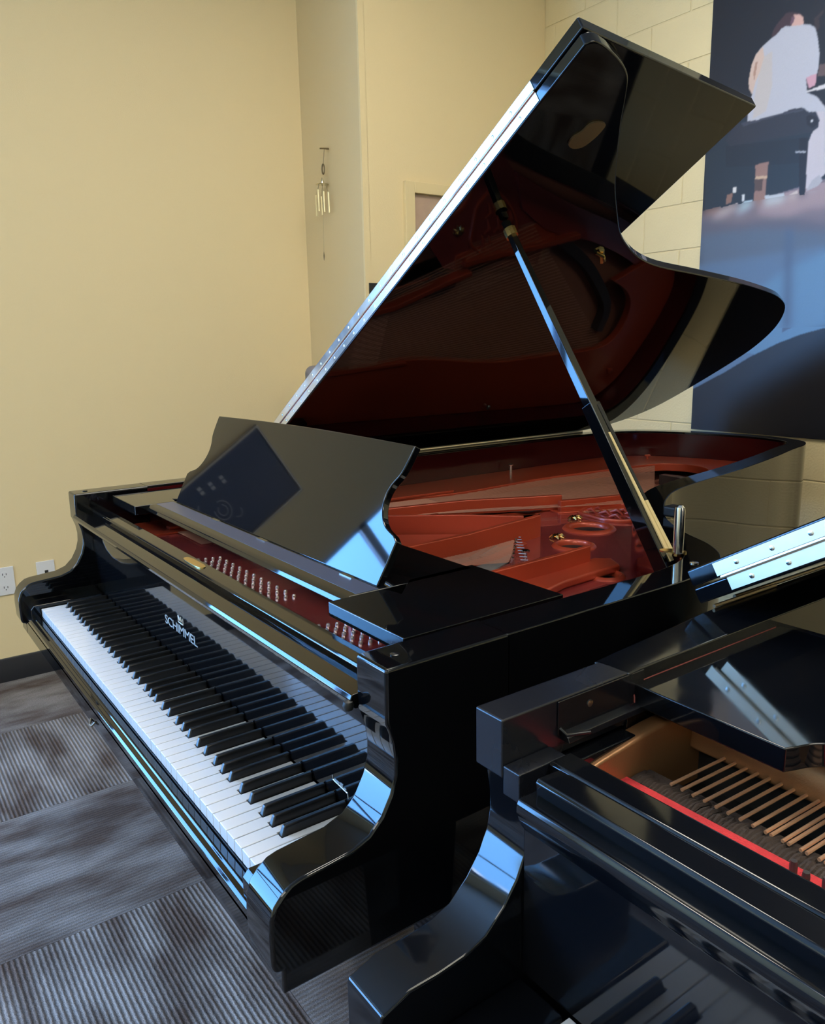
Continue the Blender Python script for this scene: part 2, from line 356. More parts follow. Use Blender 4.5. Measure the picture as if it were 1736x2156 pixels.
for k, (x, zt, zb, dy) in enumerate(((-1.333, 2.018, 1.928, -.004), (-1.297, 2.036, 1.944, -.012), (-1.305, 2.010, 1.930, .008), (-1.252, 2.022, 1.934, -.010), (-1.238, 2.018, 1.930, .006))):
    tb = obj('chime_tube', MB().tube([(x, 1.562 + dy, zt), (x + .003, 1.562 + dy, zb)], .0036, 8), CHIMEM, ch)
    obj('thread', MB().tube([(x, 1.562 + dy, zt), (-1.279 + (x + 1.279) * .45, 1.562 + dy, 2.055)], .0006, 4), ANTIQ, tb)
obj('wind_catcher', MB().tube([(-1.279, 1.562, 2.055), (-1.288, 1.562, 1.765)], .0005, 4).tube([(-1.288, 1.562, 1.768), (-1.288, 1.562, 1.75), (-1.289, 1.562, 1.730)], [.001, .0038, .001], 6), ANTIQ, ch)

# grey chair in the corner behind the piano
cx, cy = -1.17, 1.40
ck = thing('grey_chair', (cx, cy, 0), 'tall grey-backed chair in the corner behind the raised piano lid', 'chair')
def rbox(x0, x1, y0, y1, z0, z1): return MB().box(x0, x1, y0, y1, z0, z1)
obj('backrest', rbox(cx - .04, cx + .04, cy - .02 - .0, 1.566, .62, 1.262), GREYPL, ck, bevel=.036, seg=5)
obj('seat', rbox(cx - .04, cx + .36, cy - .05, 1.566, .44, .51), GREYPL, ck, bevel=.03, seg=4)
for sx in (cx - .0, cx + .33):
    for sy in (cy - .02, 1.54): obj('leg', MB().tube([(sx, sy, 0), (sx, sy, .45)], .012), SATIN, ck)
obj('back_post', MB().tube([(cx, cy + .09, .45), (cx, cy + .09, .64)], .02), SATIN, ck)

# ================================================================== POSTER ON THE BLOCK WALL
POSTER = [((35,47,62),[(-0.065,2.198),(0.673,2.072),(0.695,1.848),(-0.051,1.844)]),((52,62,80),[(-0.069,1.856),(0.106,1.855),(0.279,1.875),(0.43,1.9),(0.688,1.923),(0.745,1.352),(-0.032,0.973)]),((132,120,135),[(-0.064,1.837),(0.106,1.855),(0.279,1.875),(0.431,1.895),(0.689,1.908),(0.71,1.695),(0.444,1.744),(0.193,1.759),(-0.061,1.79)]),((176,155,165),[(0.186,1.847),(0.298,1.872),(0.432,1.884),(0.538,1.882),(0.546,1.795),(0.376,1.803),(0.287,1.781),(0.189,1.812)]),((104,104,124),[(-0.063,1.824),(0.11,1.787),(0.286,1.79),(0.444,1.744),(0.709,1.711),(0.718,1.618),(-0.06,1.716)]),((95,112,140),[(-0.063,1.763),(0.193,1.759),(0.447,1.711),(0.712,1.68),(0.745,1.352),(-0.055,1.487)]),((98,126,165),[(-0.065,1.641),(0.201,1.653),(0.451,1.662),(0.713,1.665),(0.777,1.03),(-0.067,0.97)]),((104,146,190),[(0.133,1.478),(0.302,1.591),(0.453,1.645),(0.716,1.634),(0.761,1.192),(0.146,1.291)]),((84,106,142),[(0.299,1.746),(0.331,1.742),(0.353,1.379),(0.317,1.362)]),((20,21,34),[(-0.077,1.131),(-0.061,1.137),(0.085,1.21),(0.188,1.269),(0.31,1.325),(0.394,1.354),(0.476,1.374),(0.739,1.407),(0.787,0.931),(-0.194,0.833)]),((32,40,54),[(0.027,2.085),(0.358,2.05),(0.361,1.963),(0.215,1.982),(0.033,2.007)]),((160,125,118),[(0.16,1.992),(0.214,1.994),(0.21,1.928),(0.208,1.845),(0.162,1.852),(0.165,1.932)]),((215,185,160),[(0.164,1.95),(0.213,1.945),(0.213,1.935),(0.163,1.94)]),((95,75,72),[(0.16,1.94),(0.196,1.936),(0.195,1.895),(0.163,1.896)]),((205,190,195),[(-0.019,1.819),(0.024,1.851),(0.095,1.864),(0.096,1.849),(0.045,1.827)]),((190,215,235),[(0.089,1.826),(0.124,1.866),(0.156,1.867),(0.16,1.848),(0.112,1.827)]),((205,215,230),[(0.208,1.873),(0.285,1.871),(0.287,1.842),(0.21,1.837)]),((220,205,205),[(0.305,1.862),(0.335,1.873),(0.341,1.853),(0.308,1.846)]),((200,150,130),[(-0.054,1.854),(0.018,1.86),(0.019,1.85),(-0.051,1.843)]),((235,235,240),[(0.07,1.925),(0.086,1.924),(0.085,1.904),(0.071,1.906)]),((150,115,105),[(0.045,1.902),(0.071,1.904),(0.066,1.87),(0.042,1.865)]),((235,240,250),[(0.111,1.892),(0.123,1.892),(0.121,1.866),(0.114,1.867)]),((215,210,225),[(0.341,2.197),(0.381,2.18),(0.423,2.127),(0.459,2.065),(0.463,1.937),(0.411,1.895),(0.373,1.871),(0.36,1.88),(0.363,2.03),(0.373,2.058),(0.398,2.096)]),((190,190,205),[(0.387,1.899),(0.414,1.913),(0.427,1.892),(0.413,1.876),(0.369,1.864)]),((48,50,64),[(0.026,2.106),(0.06,2.158),(0.157,2.157),(0.244,2.164),(0.337,2.156),(0.383,2.129),(0.398,2.1),(0.396,2.075),(0.373,2.063),(0.315,2.066),(0.186,2.073),(0.047,2.081)]),((70,72,88),[(0.089,2.156),(0.245,2.158),(0.333,2.151),(0.338,2.143),(0.245,2.149),(0.099,2.142)]),((30,30,42),[(0.347,2.122),(0.363,2.124),(0.387,2.11),(0.393,2.087),(0.375,2.077),(0.354,2.091)]),((230,230,240),[(0.366,2.105),(0.373,2.105),(0.375,2.097),(0.368,2.097)]),((25,25,38),[(0.327,2.054),(0.362,2.047),(0.367,1.849),(0.343,1.852)]),((190,195,210),[(0.316,2.011),(0.355,2.004),(0.356,1.998),(0.316,2.006)]),((110,90,92),[(0.383,2.284),(0.465,2.271),(0.469,2.229),(0.378,2.247)]),((74,54,64),[(0.191,2.421),(0.194,2.445),(0.209,2.465),(0.229,2.48),(0.241,2.491),(0.263,2.489),(0.296,2.474),(0.31,2.455),(0.314,2.432),(0.289,2.437),(0.267,2.44),(0.243,2.447),(0.223,2.445),(0.212,2.428)]),((226,184,178),[(0.264,2.441),(0.278,2.463),(0.27,2.478),(0.294,2.471),(0.308,2.458),(0.313,2.432)]),((120,90,110),[(0.264,2.473),(0.278,2.467),(0.273,2.452),(0.262,2.447)]),((60,48,55),[(0.349,2.441),(0.381,2.46),(0.382,2.449),(0.367,2.436),(0.372,2.407),(0.363,2.395),(0.353,2.418)]),((203,206,224),[(0.191,2.423),(0.211,2.43),(0.228,2.444),(0.243,2.448),(0.267,2.441),(0.293,2.436),(0.314,2.433),(0.338,2.424),(0.355,2.41),(0.364,2.387),(0.372,2.355),(0.379,2.317),(0.379,2.276),(0.375,2.257),(0.336,2.252),(0.344,2.202),(0.379,2.181),(0.409,2.14),(0.419,2.123),(0.356,2.135),(0.333,2.155),(0.29,2.16),(0.247,2.154),(0.179,2.155),(0.158,2.152),(0.115,2.157),(0.116,2.184),(0.132,2.198),(0.124,2.23),(0.127,2.249),(0.114,2.271),(0.11,2.294),(0.112,2.323),(0.119,2.357),(0.133,2.385),(0.155,2.404),(0.177,2.415)]),((226,200,190),[(0.128,2.249),(0.114,2.271),(0.11,2.294),(0.112,2.323),(0.119,2.357),(0.133,2.385),(0.159,2.405),(0.167,2.368),(0.154,2.322),(0.138,2.287)]),((190,150,135),[(0.133,2.292),(0.127,2.319),(0.133,2.357),(0.142,2.359),(0.138,2.326)]),((210,204,208),[(0.167,2.368),(0.198,2.379),(0.207,2.26),(0.189,2.175),(0.136,2.161),(0.138,2.237),(0.154,2.322)]),((222,172,192),[(0.336,2.254),(0.375,2.257),(0.372,2.218),(0.349,2.216)]),((30,33,46),[(0.348,2.202),(0.472,2.197),(0.483,2.08),(0.379,2.181)]),((236,232,240),[(0.338,2.206),(0.403,2.214),(0.47,2.221),(0.471,2.206),(0.404,2.201),(0.348,2.202)])]
PX0, PX1, PZ0, PZ1 = -.063, .98, .965, 2.9
NX, NZ = 420, 760
gx, gz = np.meshgrid(np.linspace(PX0, PX1, NX), np.linspace(PZ0, PZ1, NZ))
def lin(c): c = np.array(c, float) / 255; return np.where(c <= .04045, c / 12.92, ((c + .055) / 1.055) ** 2.4)
img = np.zeros((NZ, NX, 3)); img[:] = lin((30, 33, 46))
for col, poly in POSTER:
    inside = np.zeros(gx.shape, bool); k = len(poly)
    for i in range(k):
        xa, za = poly[i]; xb, zb = poly[(i + 1) % k]
        cond = ((za > gz) != (zb > gz)); t = (xb - xa) * (gz - za) / ((zb - za) if zb != za else 1e-9) + xa
        inside ^= cond & (gx < t)
    img[inside] = lin(col)
for _ in range(2):
    p = np.pad(img, ((1, 1), (1, 1), (0, 0)), 'edge')
    img = (p[1:-1, 1:-1] * 4 + p[:-2, 1:-1] + p[2:, 1:-1] + p[1:-1, :-2] + p[1:-1, 2:]) / 8
big = img.copy()
for _ in range(70):      # soft gradients in the stage-floor part of the print
    p = np.pad(big, ((1, 1), (1, 1), (0, 0)), 'edge'); big = (p[1:-1, 1:-1] + p[:-2, 1:-1] + p[2:, 1:-1] + p[1:-1, :-2] + p[1:-1, 2:]) / 5
stg = (gz < 1.86) & (gz > 1.38); img = np.where((stg[..., None]) & (img.sum(2) > .12)[..., None], big, img)
rg_ = np.random.RandomState(4); streak = np.repeat(rg_.rand(NZ, NX // 20 + 1), 20, 1)[:, :NX]; grain = rg_.rand(NZ, NX)
img = img * (.975 + .04 * grain + .01 * streak)[..., None] * .74 * np.array([1.04, 1.0, .94])
me = bpy.data.meshes.new('concert_poster')
vv = np.stack([gx, np.full_like(gx, YB - .009), gz], -1).reshape(-1, 3); idx = np.arange(NX * NZ).reshape(NZ, NX)
ff = np.stack([idx[:-1, :-1], idx[:-1, 1:], idx[1:, 1:], idx[1:, :-1]], -1).reshape(-1, 4)
me.vertices.add(len(vv)); me.vertices.foreach_set('co', (vv - np.array([PX0, YB, PZ0])).ravel())
me.loops.add(ff.size); me.loops.foreach_set('vertex_index', ff.ravel()); me.polygons.add(len(ff))
me.polygons.foreach_set('loop_start', np.arange(0, ff.size, 4)); me.polygons.foreach_set('loop_total', np.full(len(ff), 4)); me.update()
ca = me.color_attributes.new('ink', 'FLOAT_COLOR', 'POINT')
ca.data.foreach_set('color', np.concatenate([img.reshape(-1, 3), np.ones((NX * NZ, 1))], 1).ravel())
pm = bpy.data.materials.new('poster_print'); pm.use_nodes = True; b = pm.node_tree.nodes['Principled BSDF']; b.inputs['Roughness'].default_value = .45
at = pm.node_tree.nodes.new('ShaderNodeAttribute'); at.attribute_name = 'ink'; pm.node_tree.links.new(at.outputs['Color'], b.inputs['Base Color'])
me.materials.append(pm)
pst = thing('concert_poster', (PX0, YB, PZ0), 'large dark poster print of a pianist in white seen from behind, on the block wall', 'poster')
o = bpy.data.objects.new('print', me); COL.objects.link(o); o.parent = pst
obj('backing_board', MB().box(PX0, PX1, YB - .0085, YB - .0020, PZ0, PZ1), SATIN, pst, smooth=0)

# ================================================================== PIANOS
K = .0235
def keyset(parent, x0, y0, zt, kb=None):
    """white and black keys as children of the keyboard part"""
    notes = [i % 7 for i in range(52)]      # 0=A
    bl = {0: .004, 2: -.004, 3: .004, 5: -.005, 6: .0}   # black after A,C,D,F,G (offset of its centre)
    def edges(i):
        nt = i % 7; L_ = R_ = 0
        prev = (nt - 1) % 7
        a = bl[prev] + .0065 if (i > 0 and prev in bl) else 0
        b_ = -bl[nt] + .0065 if (nt in bl and i < 51) else 0
        return a, b_
    cache = {}
    for i in range(52):
        a, b_ = edges(i); g = .0007; key = (round(a, 4), round(b_, 4))
        if key not in cache:
            pts = [(g, 0), (K - g, 0), (K - g, .050), (K - g - b_ if b_ else K - g, .050), (K - g - b_ if b_ else K - g, .1475), (g + a, .1475), (g + a, .050), (g, .050)]
            q = []
            for p in pts:
                if not q or (abs(q[-1][0] - p[0]) + abs(q[-1][1] - p[1])) > 1e-6: q.append(p)
            mb = MB().prism(q, 'z', -.020, 0)
            o = obj('white_key', MB().add([(v[0] + x0 + i * K, v[1] + y0, v[2] + zt) for v in mb.v], mb.f), IVORY, parent, origin=(x0 + i * K, y0, zt), bevel=.0011, seg=2)
            cache[key] = o
        else:
            o = cache[key].copy(); COL.objects.link(o); o.location = Vector((x0 + i * K, y0, zt)) - rootloc(parent)
    first = None
    for i in range(51):
        if i % 7 not in bl: continue
        c = x0 + (i + 1) * K + {0: .005, 2: -.004, 3: .004, 5: -.005, 6: 0}[i % 7]
        if first is None:
            w0, w1 = .0056, .0043; ya, yb, h = .0495, .1475, .0125
            P0 = [(-w0, ya), (w0, ya), (w0, yb), (-w0, yb)]; P1 = [(-w1, ya + .006), (w1, ya + .006), (w1, yb), (-w1, yb)]
            mb = MB().hexa([(c + x, y0 + y, zt - .004) for x, y in P0], [(c + x, y0 + y, zt + h) for x, y in P1])
            first = obj('black_key', mb, EBONY, parent, origin=(c, y0, zt), bevel=.0026, seg=4)
        else:
            o = first.copy(); COL.objects.link(o); o.location = Vector((c, y0, zt)) - rootloc(parent)

def arm_profile(y0, front=-.040):
    P = [(.114, .995), (.1135, .930), (.1165, .922), (.122, .905), (.1245, .885), (.1235, .865), (.117, .843), (.104, .820), (.086, .803), (.062, .7945), (.030, .792), (.000, .7895)]
    P += [(-.012, .7865), (-.024, .778), (-.033, .768), (-.0385, .754), (-.040, .735), (-.0395, .70), (-.037, .69), (-.028, .689), (-.028, .660), (.30, .660), (.30, .995)]
    return [(y0 + a, b_) for a, b_ in P]

def lid(parent, O, ang, Yf, W, main, flap_w, flap_y, pin_m, hinge_w, screw_parts, name_m=LACQ):
    a = math.radians(ang); u = Vector((math.cos(a), 0, math.sin(a))); nn = Vector((-math.sin(a), 0, math.cos(a))); O = Vector(O)
    T = lambda p: tuple(O + u * p[0] + nn * p[2] + Vector((0, p[1] - O.y, 0)))
    ml = obj('lid_panel', MB().prism(main, 'z', 0, .021, T=T), name_m, parent, bevel=.003, seg=3)
    fl_ = [(.0, Yf), (flap_w[0], Yf), (flap_w[1], flap_y), (.0, flap_y)]
    obj('lid_flap', MB().prism(fl_, 'z', .0235, .046, T=T), name_m, parent, bevel=.003, seg=3)
    h0, h1 = hinge_w
    hg = obj('lid_hinge', MB().prism([(h0, Yf - .0014), (h1, Yf - .0014), (h1, Yf + .0002), (h0, Yf + .0002)], 'z', .0035, .0205, T=T)
        .prism([(h0 - .012, Yf - .0014), (h1, Yf - .0014), (h1, Yf + .0002), (h0 - .012, Yf + .0002)], 'z', .0255, .0425, T=T)
        .tube([T((h0 - .006, Yf - .0022, .0225)), T((h1, Yf - .0022, .0225))], .0024, 8), pin_m, parent, smooth=40)
    k = 0; x = h0 + .022; allm = MB(); first = None
    while x < h1 - .01:
        for zz_ in ((.0115, .034) if True else ()):
            c = T((x + (.012 if zz_ < .02 else 0), Yf - .0014, zz_))
            if screw_parts and k < 24:
                if first is None: first = obj('screw', MB().disc(c, (0, -1, 0), .0033, .0010, 8), STEEL, hg, origin=c)
                else:
                    s = first.copy(); COL.objects.link(s); s.location = Vector(c) - rootloc(hg)
            else: allm.disc(c, (0, -1, 0), .0033, .0010, 7)
            k += 1
        x += .052
    if allm.v: obj('hinge_screws', allm, STEEL, hg, stuff=True)
    return T

def prop(parent, base, top, m=LACQ):
    b = Vector(base); t = Vector(top); d = (t - b).normalized(); side = Vector((0, 1, 0)); side = (side - d * side.dot(d)).normalized(); up = d.cross(side).normalized()
    P = lambda s, a, c: tuple(b + d * s + side * a + up * c)
    L_ = (t - b).length
    def bar(s0, s1, w0, w1, h0, h1): return MB().hexa([P(s0, -w0, -h0), P(s0, w0, -h0), P(s0, w0, h0), P(s0, -w0, h0)], [P(s1, -w1, -h1), P(s1, w1, -h1), P(s1, w1, h1), P(s1, -w1, h1)])
    obj('lid_prop', bar(.0, L_, .011, .0075, .0115, .0055), m, parent, bevel=.0012, seg=2, label='long tapering black lid prop stick')
    return P, L_

# ------------------------------------------------------------------ piano 1
p1 = thing('grand_piano', (.61, 1.1, 0), 'open black grand piano with red iron plate, lid propped up, in the middle', 'grand piano', 'black grand pianos')
XA, XB, IA, IB = -.117, 1.339, -.053, 1.275
outer = [(-.117, .292), (-.117, .7), (-.117, 1.4), (-.117, 1.95), (-.112, 2.08), (-.08, 2.19), (.0, 2.275), (.12, 2.335), (.27, 2.372), (.40, 2.388), (.50, 2.375), (.600, 2.332), (.650, 2.250), (.670, 2.17), (.69, 2.09),
         (.737, 1.92), (.80, 1.65), (.853, 1.361), (.882, 1.245), (.926, 1.154), (.982, 1.069), (1.06, .975), (1.15, .905), (1.23, .862), (1.288, .81), (1.322, .745), (1.337, .66), (1.339, .58), (1.339, .40), (1.339, .292)]
oc = spline(outer, 5)
th = .058
ic = offset(oc, -th)
ring = oc + ic[::-1]
# left and right arms are part of the case
cs = MB().prism(ring, 'z', .715, .995)
case = obj('case', cs, LACQ, p1, bevel=.0022, seg=3)
for xa, xb in ((XA, IA), (IB, XB)):
    obj('arm', MB().prism(arm_profile(0), 'x', xa, xb), LACQ, p1, bevel=.0055, seg=4)
    obj('screw_cap', MB().lathe([(.006, 0), (.006, .0012), (.004, .002)], ((xa + xb) / 2, .148, .995), 12), SATIN, p1)
obj('inner_rim', MB().prism([(x, y) for x, y in offset(oc, -th - .0015)] + [(x, y) for x, y in offset(oc, -th - .006)][::-1], 'z', .80, .988), REDRIM, p1, smooth=40, label='dark red inner rim wall')
# keybed and key slip
obj('keybed', MB().box(XA + .001, XB - .001, -.0275, 1.0, .6605, .699), LACQ, p1, bevel=.0015)
obj('key_slip', MB().prism([(-.0035, .695), (-.0035, .713), (-.0150, .7135), (-.0175, .7105), (-.0235, .7105), (-.0275, .7065), (-.0275, .692), (-.010, .692)], 'x', IA, IB), LACQ, p1, bevel=.0012, seg=3)
obj('latch_hook', MB().tube([(.547, -.028, .671), (.557, -.033, .665), (.572, -.033, .668), (.580, -.028, .677)], .0022, 6), ANTIQ, p1)
kb = obj('keyboard', MB().box(IA, IB, -.002, .146, .70, .714), SATIN, p1)
keyset(kb, 0, 0, .735)
for xa, xb in ((IA, -.004), (1.226, IB)):
    obj('key_block', MB().prism([(-.022, .700), (-.022, .735), (-.014, .744), (.146, .744), (.146, .700)], 'x', xa, xb), LACQ, p1, bevel=.002, seg=3)
# fallboard: mirror-flat board, rounded nose and top
FBY = .1478
fb = obj('fallboard', MB().prism([(FBY, .738), (FBY, .915), (FBY - .006, .923), (.112, .926), (.107, .931), (.1055, .938), (.108, .944), (.134, .9462), (.140, .943), (.158, .938), (.158, .738)], 'x', IA + .001, IB - .001), LACQ, p1, bevel=.0012, seg=3)
obj('rubber_buffer', MB().lathe([(.001, -.007), (.0055, -.005), (.007, 0), (.0055, .005), (.001, .007)], (IB - .003, .104, .932), 12), RUBB, p1)
obj('lock_rail', MB().prism([(.150, .925), (.150, .950), (.153, .9530), (.180, .9550), (.183, .952), (.183, .925)], 'x', IA + .001, IB - .001), LACQ, p1, bevel=.0012, seg=3)
lp = [(.622 + .046 * math.copysign(abs(math.cos(t)) ** .6, math.cos(t)), .1655 + .0085 * math.copysign(abs(math.sin(t)) ** .7, math.sin(t))) for t in [k * math.pi / 12 for k in range(24)]]
obj('lock_plate', MB().prism(lp, 'z', .9538, .9555), BRASS, p1, smooth=40, label='oval brass lock plate')
# maker's name inlaid on the fallboard
def text(parent, body, x, y, z, size, xs=1, m=GOLD, name='lettering', align='LEFT', label=None):
    cu = bpy.data.curves.new(name, 'FONT'); cu.body = body; cu.size = size; cu.extrude = .0003; cu.align_x = align; cu.offset = 0; cu.space_character = .92
    o = bpy.data.objects.new(name, cu); COL.objects.link(o); dg = bpy.context.evaluated_depsgraph_get(); dg.update()
    me_ = bpy.data.meshes.new_from_object(o.evaluated_get(dg)); bpy.data.objects.remove(o)
    mb = MB(); xs_ = [v.co.x for v in me_.vertices]; sx = xs / (max(xs_) - min(xs_)) if xs else 1
    mb.add([(x + (v.co.x - min(xs_)) * sx, y - v.co.z, z + v.co.y) for v in me_.vertices], [tuple(p.vertices) for p in me_.polygons])
    return obj(name, mb, m, parent, smooth=0, label=label)
text(fb, 'SCHIMMEL', .478, FBY - .0003, .8015, .0265, .177, label='silver inlaid maker name in capital letters')
cr_ = MB(); cxx = .571
for (xa, za, xb, zb) in ((-.013, .825, -.013, .838), (-.013, .838, -.004, .829), (-.004, .829, 0, .838), (0, .838, .004, .829), (.004, .829, .013, .838), (.013, .838, .013, .825), (-.013, .825, .013, .825)):
    cr_.tube([(cxx + xa, FBY - .0002, za), (cxx + xb, FBY - .0002, zb)], .0011, 4)
obj('emblem', cr_, GOLD, fb, label='small inlaid crown emblem')
em = MB().tube([(1.147, FBY - .0003, .770), (1.149, FBY - .0003, .764), (1.186, FBY - .0003, .761), (1.188, FBY - .0003, .754)], .0008, 4)
em.box(1.152, 1.166, FBY - .0008, FBY, .7625, .7665).box(1.168, 1.175, FBY - .0008, FBY, .7615, .7680).box(1.177, 1.183, FBY - .0008, FBY, .7615, .7650)
obj('series_mark', em, GOLD, fb, label='tiny silver inlaid mark at the treble end of the fallboard')
# music desk assembly
ZT = .9855
for s in (-1, 1):
    f_ = lambda x: .611 + s * x
    a_, b2 = sorted((f_(.4525), f_(.640)))
    obj('desk_arm', MB().prism([(f_(q[0]), q[1]) for q in ((.4525, .199), (.640, .199), (.640, .482), (.434, .482), (.437, .352), (.489, .302), (.4525, .296))], 'z', ZT - .022, ZT), LACQ, p1, bevel=.0016, seg=3)
    a_, b2 = sorted((f_(.612), f_(.664)))
    obj('case_ledge', MB().box(a_, b2, .24, .80, .93, ZT - .0225), LACQ, p1, bevel=.002, seg=2)
tray = obj('desk_shelf', MB().prism([(.2365, ZT), (.470, ZT), (.470, ZT - .018), (.232, ZT - .018), (.2245, ZT - .013), (.228, ZT - .005)], 'x', .611 - .4515, .611 + .4515), LACQ, p1, bevel=.0014, seg=3)
obj('shelf_reflection', MB().box(.611 - .449, .611 + .449, .2485, .288, ZT - .001, ZT + .0004), mat('painted_blue_sheen', (.045, .055, .095), .3), p1, smooth=0, label='slate-blue strip painting a reflection on the desk shelf')  # thin strip whose blue colour stands in for a reflection on the black shelf
tl = math.radians(28.05); du = Vector((0, math.sin(tl), math.cos(tl))); dn = Vector((0, -math.cos(tl), math.sin(tl)))
half = [(.438, 0), (.441, .040), (.4425, .074), (.430, .082), (.405, .090), (.388, .102), (.376, .120), (.372, .140), (.377, .158), (.388, .175), (.393, .192), (.396, .215), (.397, .2275)]
hs = half[:3] + spline(half[3:], 3)
top = [(.397 - .794 * k / 16, .2275 + .0048 * math.sin(math.pi * k / 16)) for k in range(1, 16)]
prof = hs + top + [(-x, y) for x, y in hs[::-1]]
B0 = Vector((.611, .2915, ZT + .0005))
obj('music_desk', MB().prism(prof, 'z', 0, -.013, T=lambda p: tuple(B0 + Vector((p[0], 0, 0)) + du * p[1] + dn * p[2])), LACQ, p1, bevel=.0022, seg=3)
hm = MB()
for hx in (.611 - .18, .611 + .05, .611 + .36): hm.box(hx - .018, hx + .018, .283, .2905, ZT, ZT + .0018)
obj('desk_hinge', hm, STEEL, p1, smooth=0)
cb = MB()
for k in range(7): cb.tube([(.905 + .006 * k, .44 + .012 * k, .90), (.912 + .006 * k, .452 + .012 * k, .912)], .0022, 5)
obj('hitch_coils', cb, BRASS, p1, stuff=True)
# iron plate
plate = thing  # placeholder name for readability
inner = offset(oc, -th - .007)
def circ(cx, cy, rx, ry, n_=28, rot=0):
    o_ = []
    for k in range(n_):
        t = 2 * math.pi * k / n_; x, y = rx * math.cos(t), ry * math.sin(t); o_.append((cx + x * math.cos(rot) - y * math.sin(rot), cy + x * math.sin(rot) + y * math.cos(rot)))
    return o_
H1 = (.700, 1.168, .056); H2 = (.783, 1.025, .048); H3 = (.985, .885, .036)
H1 = (.676, 1.180, .066, .047); H2 = (.775, 1.018, .050, .038); H3 = (.985, .885, .038, .028)
web_outline = [(.455, .20), (1.27, .20), (1.27, .70), (1.20, .80), (1.10, .87), (.99, .96), (.90, 1.08), (.82, 1.22), (.78, 1.36), (.60, 1.62), (.50, 1.66), (.455, 1.32), (.45, 1.28)]
web = plate_with_holes([(.62, .24), (1.268, .24), (1.268, .70), (1.225, .80), (1.10, .88), (.985, .965), (.895, 1.085), (.825, 1.22), (.79, 1.34), (.60, 1.60), (.49, 1.60), (.452, 1.30), (.46, 1.22), (.58, 1.08), (.632, 1.03), (.665, .94), (.79, .80), (.80, .70)],
                       [circ(h[0], h[1], h[3] + .003, h[3] + .003) for h in (H1, H2, H3)], .862, .875)
ip = obj('iron_plate', web, PLATE2, p1, smooth=30, bevel=0, label='dark red iron plate with round holes')
for (hx, hy, hr, ri) in (H1, H2, H3):
    rg = MB().lathe([(ri, -.0075), (ri, .003), (ri + .004, .0065), (hr - .002, .005), (hr + .002, 0.0)], (hx, hy, .875), 36)
    rg.f = [q for q in rg.f if len(q) < 32]
    obj('hole_ring', rg, PLATE, ip, smooth=50, label='raised red ring round a hole of the plate')
    obj('hole_floor', MB().lathe([(ri + .002, 0), (ri + .002, .001)], (hx, hy, .8675), 24), DARK, ip, label='dark opening inside the ring')
# soundboard and string field
obj('soundboard', MB().prism(inner, 'z', .820, .832), SOUND, p1, smooth=0)
obj('bottom_floor', MB().prism(inner, 'z', .716, .72), SATIN, p1, smooth=0)
# bass flange along the rim and round the tail
fo = spline([(-.060 + .006, .25), (-.053, 1.0), (-.053, 1.9), (-.045, 2.07), (-.01, 2.16), (.07, 2.235), (.19, 2.285), (.33, 2.325), (.42, 2.325), (.49, 2.30), (.54, 2.25), (.575, 2.19)], 4)
fi = spline([(.11, .25), (.13, .9), (.165, 1.18), (.145, 1.52), (.165, 1.80), (.178, 1.97), (.205, 2.08), (.26, 2.125), (.33, 2.13), (.38, 2.11), (.42, 2.06), (.45, 1.98)], 4)
obj('plate_flange', MB().prism(fo + fi[::-1], 'z', .872, .900), PLATE, ip, bevel=.003, seg=2, label='orange-red plate flange along the bass rim')
fl2 = MB().prism([(.085, .30), (.16, 1.15), (.15, 1.16), (.06, .30)], 'z', .900, .908)
obj('flange_rib', fl2, PLATE, ip, bevel=.002)
nr = spline([(.575, 2.19), (.60, 2.08), (.65, 1.88), (.70, 1.62), (.765, 1.38)], 4); nr2 = spline([(.50, 2.10), (.54, 1.98), (.58, 1.80), (.60, 1.60), (.66, 1.45)], 4)
obj('plate_rim_flange', MB().prism(nr + nr2[::-1], 'z', .872, .885), PLATE2, ip, bevel=.002)
# struts (raised ribs of the plate)
def strut(pts, z0, z1, wdt, m=PLATE, nm='plate_strut'):
    a_ = offset(pts, wdt / 2); b2 = offset(pts, -wdt / 2)
    return obj(nm, MB().prism(a_ + b2[::-1], 'z', z0, z1), m, ip, bevel=.0025, seg=2)
strut([(.270, .70), (.345, 1.046), (.425, 1.21), (.462, 1.30)], .875, .919, .016)
strut([(.484, 1.27), (.52, 1.40), (.555, 1.55), (.60, 1.72)], .875, .908, .018)
obj('plate_arm', MB().prism([(.270, .70), (.462, 1.30), (.60, 1.70), (.655, 1.62), (.50, 1.25), (.46, 1.26), (.43, 1.285), (.36, 1.10), (.31, .70)], 'z', .868, .879), PLATE, ip, bevel=.002)
obj('plate_slot', MB().prism(spline([(.366, 1.111), (.366, 1.205), (.400, 1.278), (.430, 1.272), (.448, 1.245), (.446, 1.19)], 3), 'z', .8792, .8800), DARK, ip, smooth=0, label='dark slot in the plate')
strut([(.30, .66), (.501, .917), (.609, 1.015)], .868, .921, .010)
obj('plate_gusset', MB().prism([(.32, .66), (.609, 1.02), (.64, 1.02), (.66, .77), (.62, .50), (.40, .50)], 'z', .868, .8745), PLATE, ip, bevel=.002)
strut([(.70, .45), (.690, .765), (.668, .90), (.655, 1.000), (.648, 1.028)], .870, .929, .014)
strut([(.775, .60), (.745, .80), (.700, .93)], .870, .885, .02)
strut([(.95, .30), (.942, .615), (.935, .80), (.925, .90)], .870, .926, .012)
obj('plate_foot', MB().prism([(.93, .62), (1.03, .62), (.995, .76), (.985, .93), (.94, .955), (.915, .93)], 'z', .875, .893), PLATE, ip, bevel=.006, seg=3)
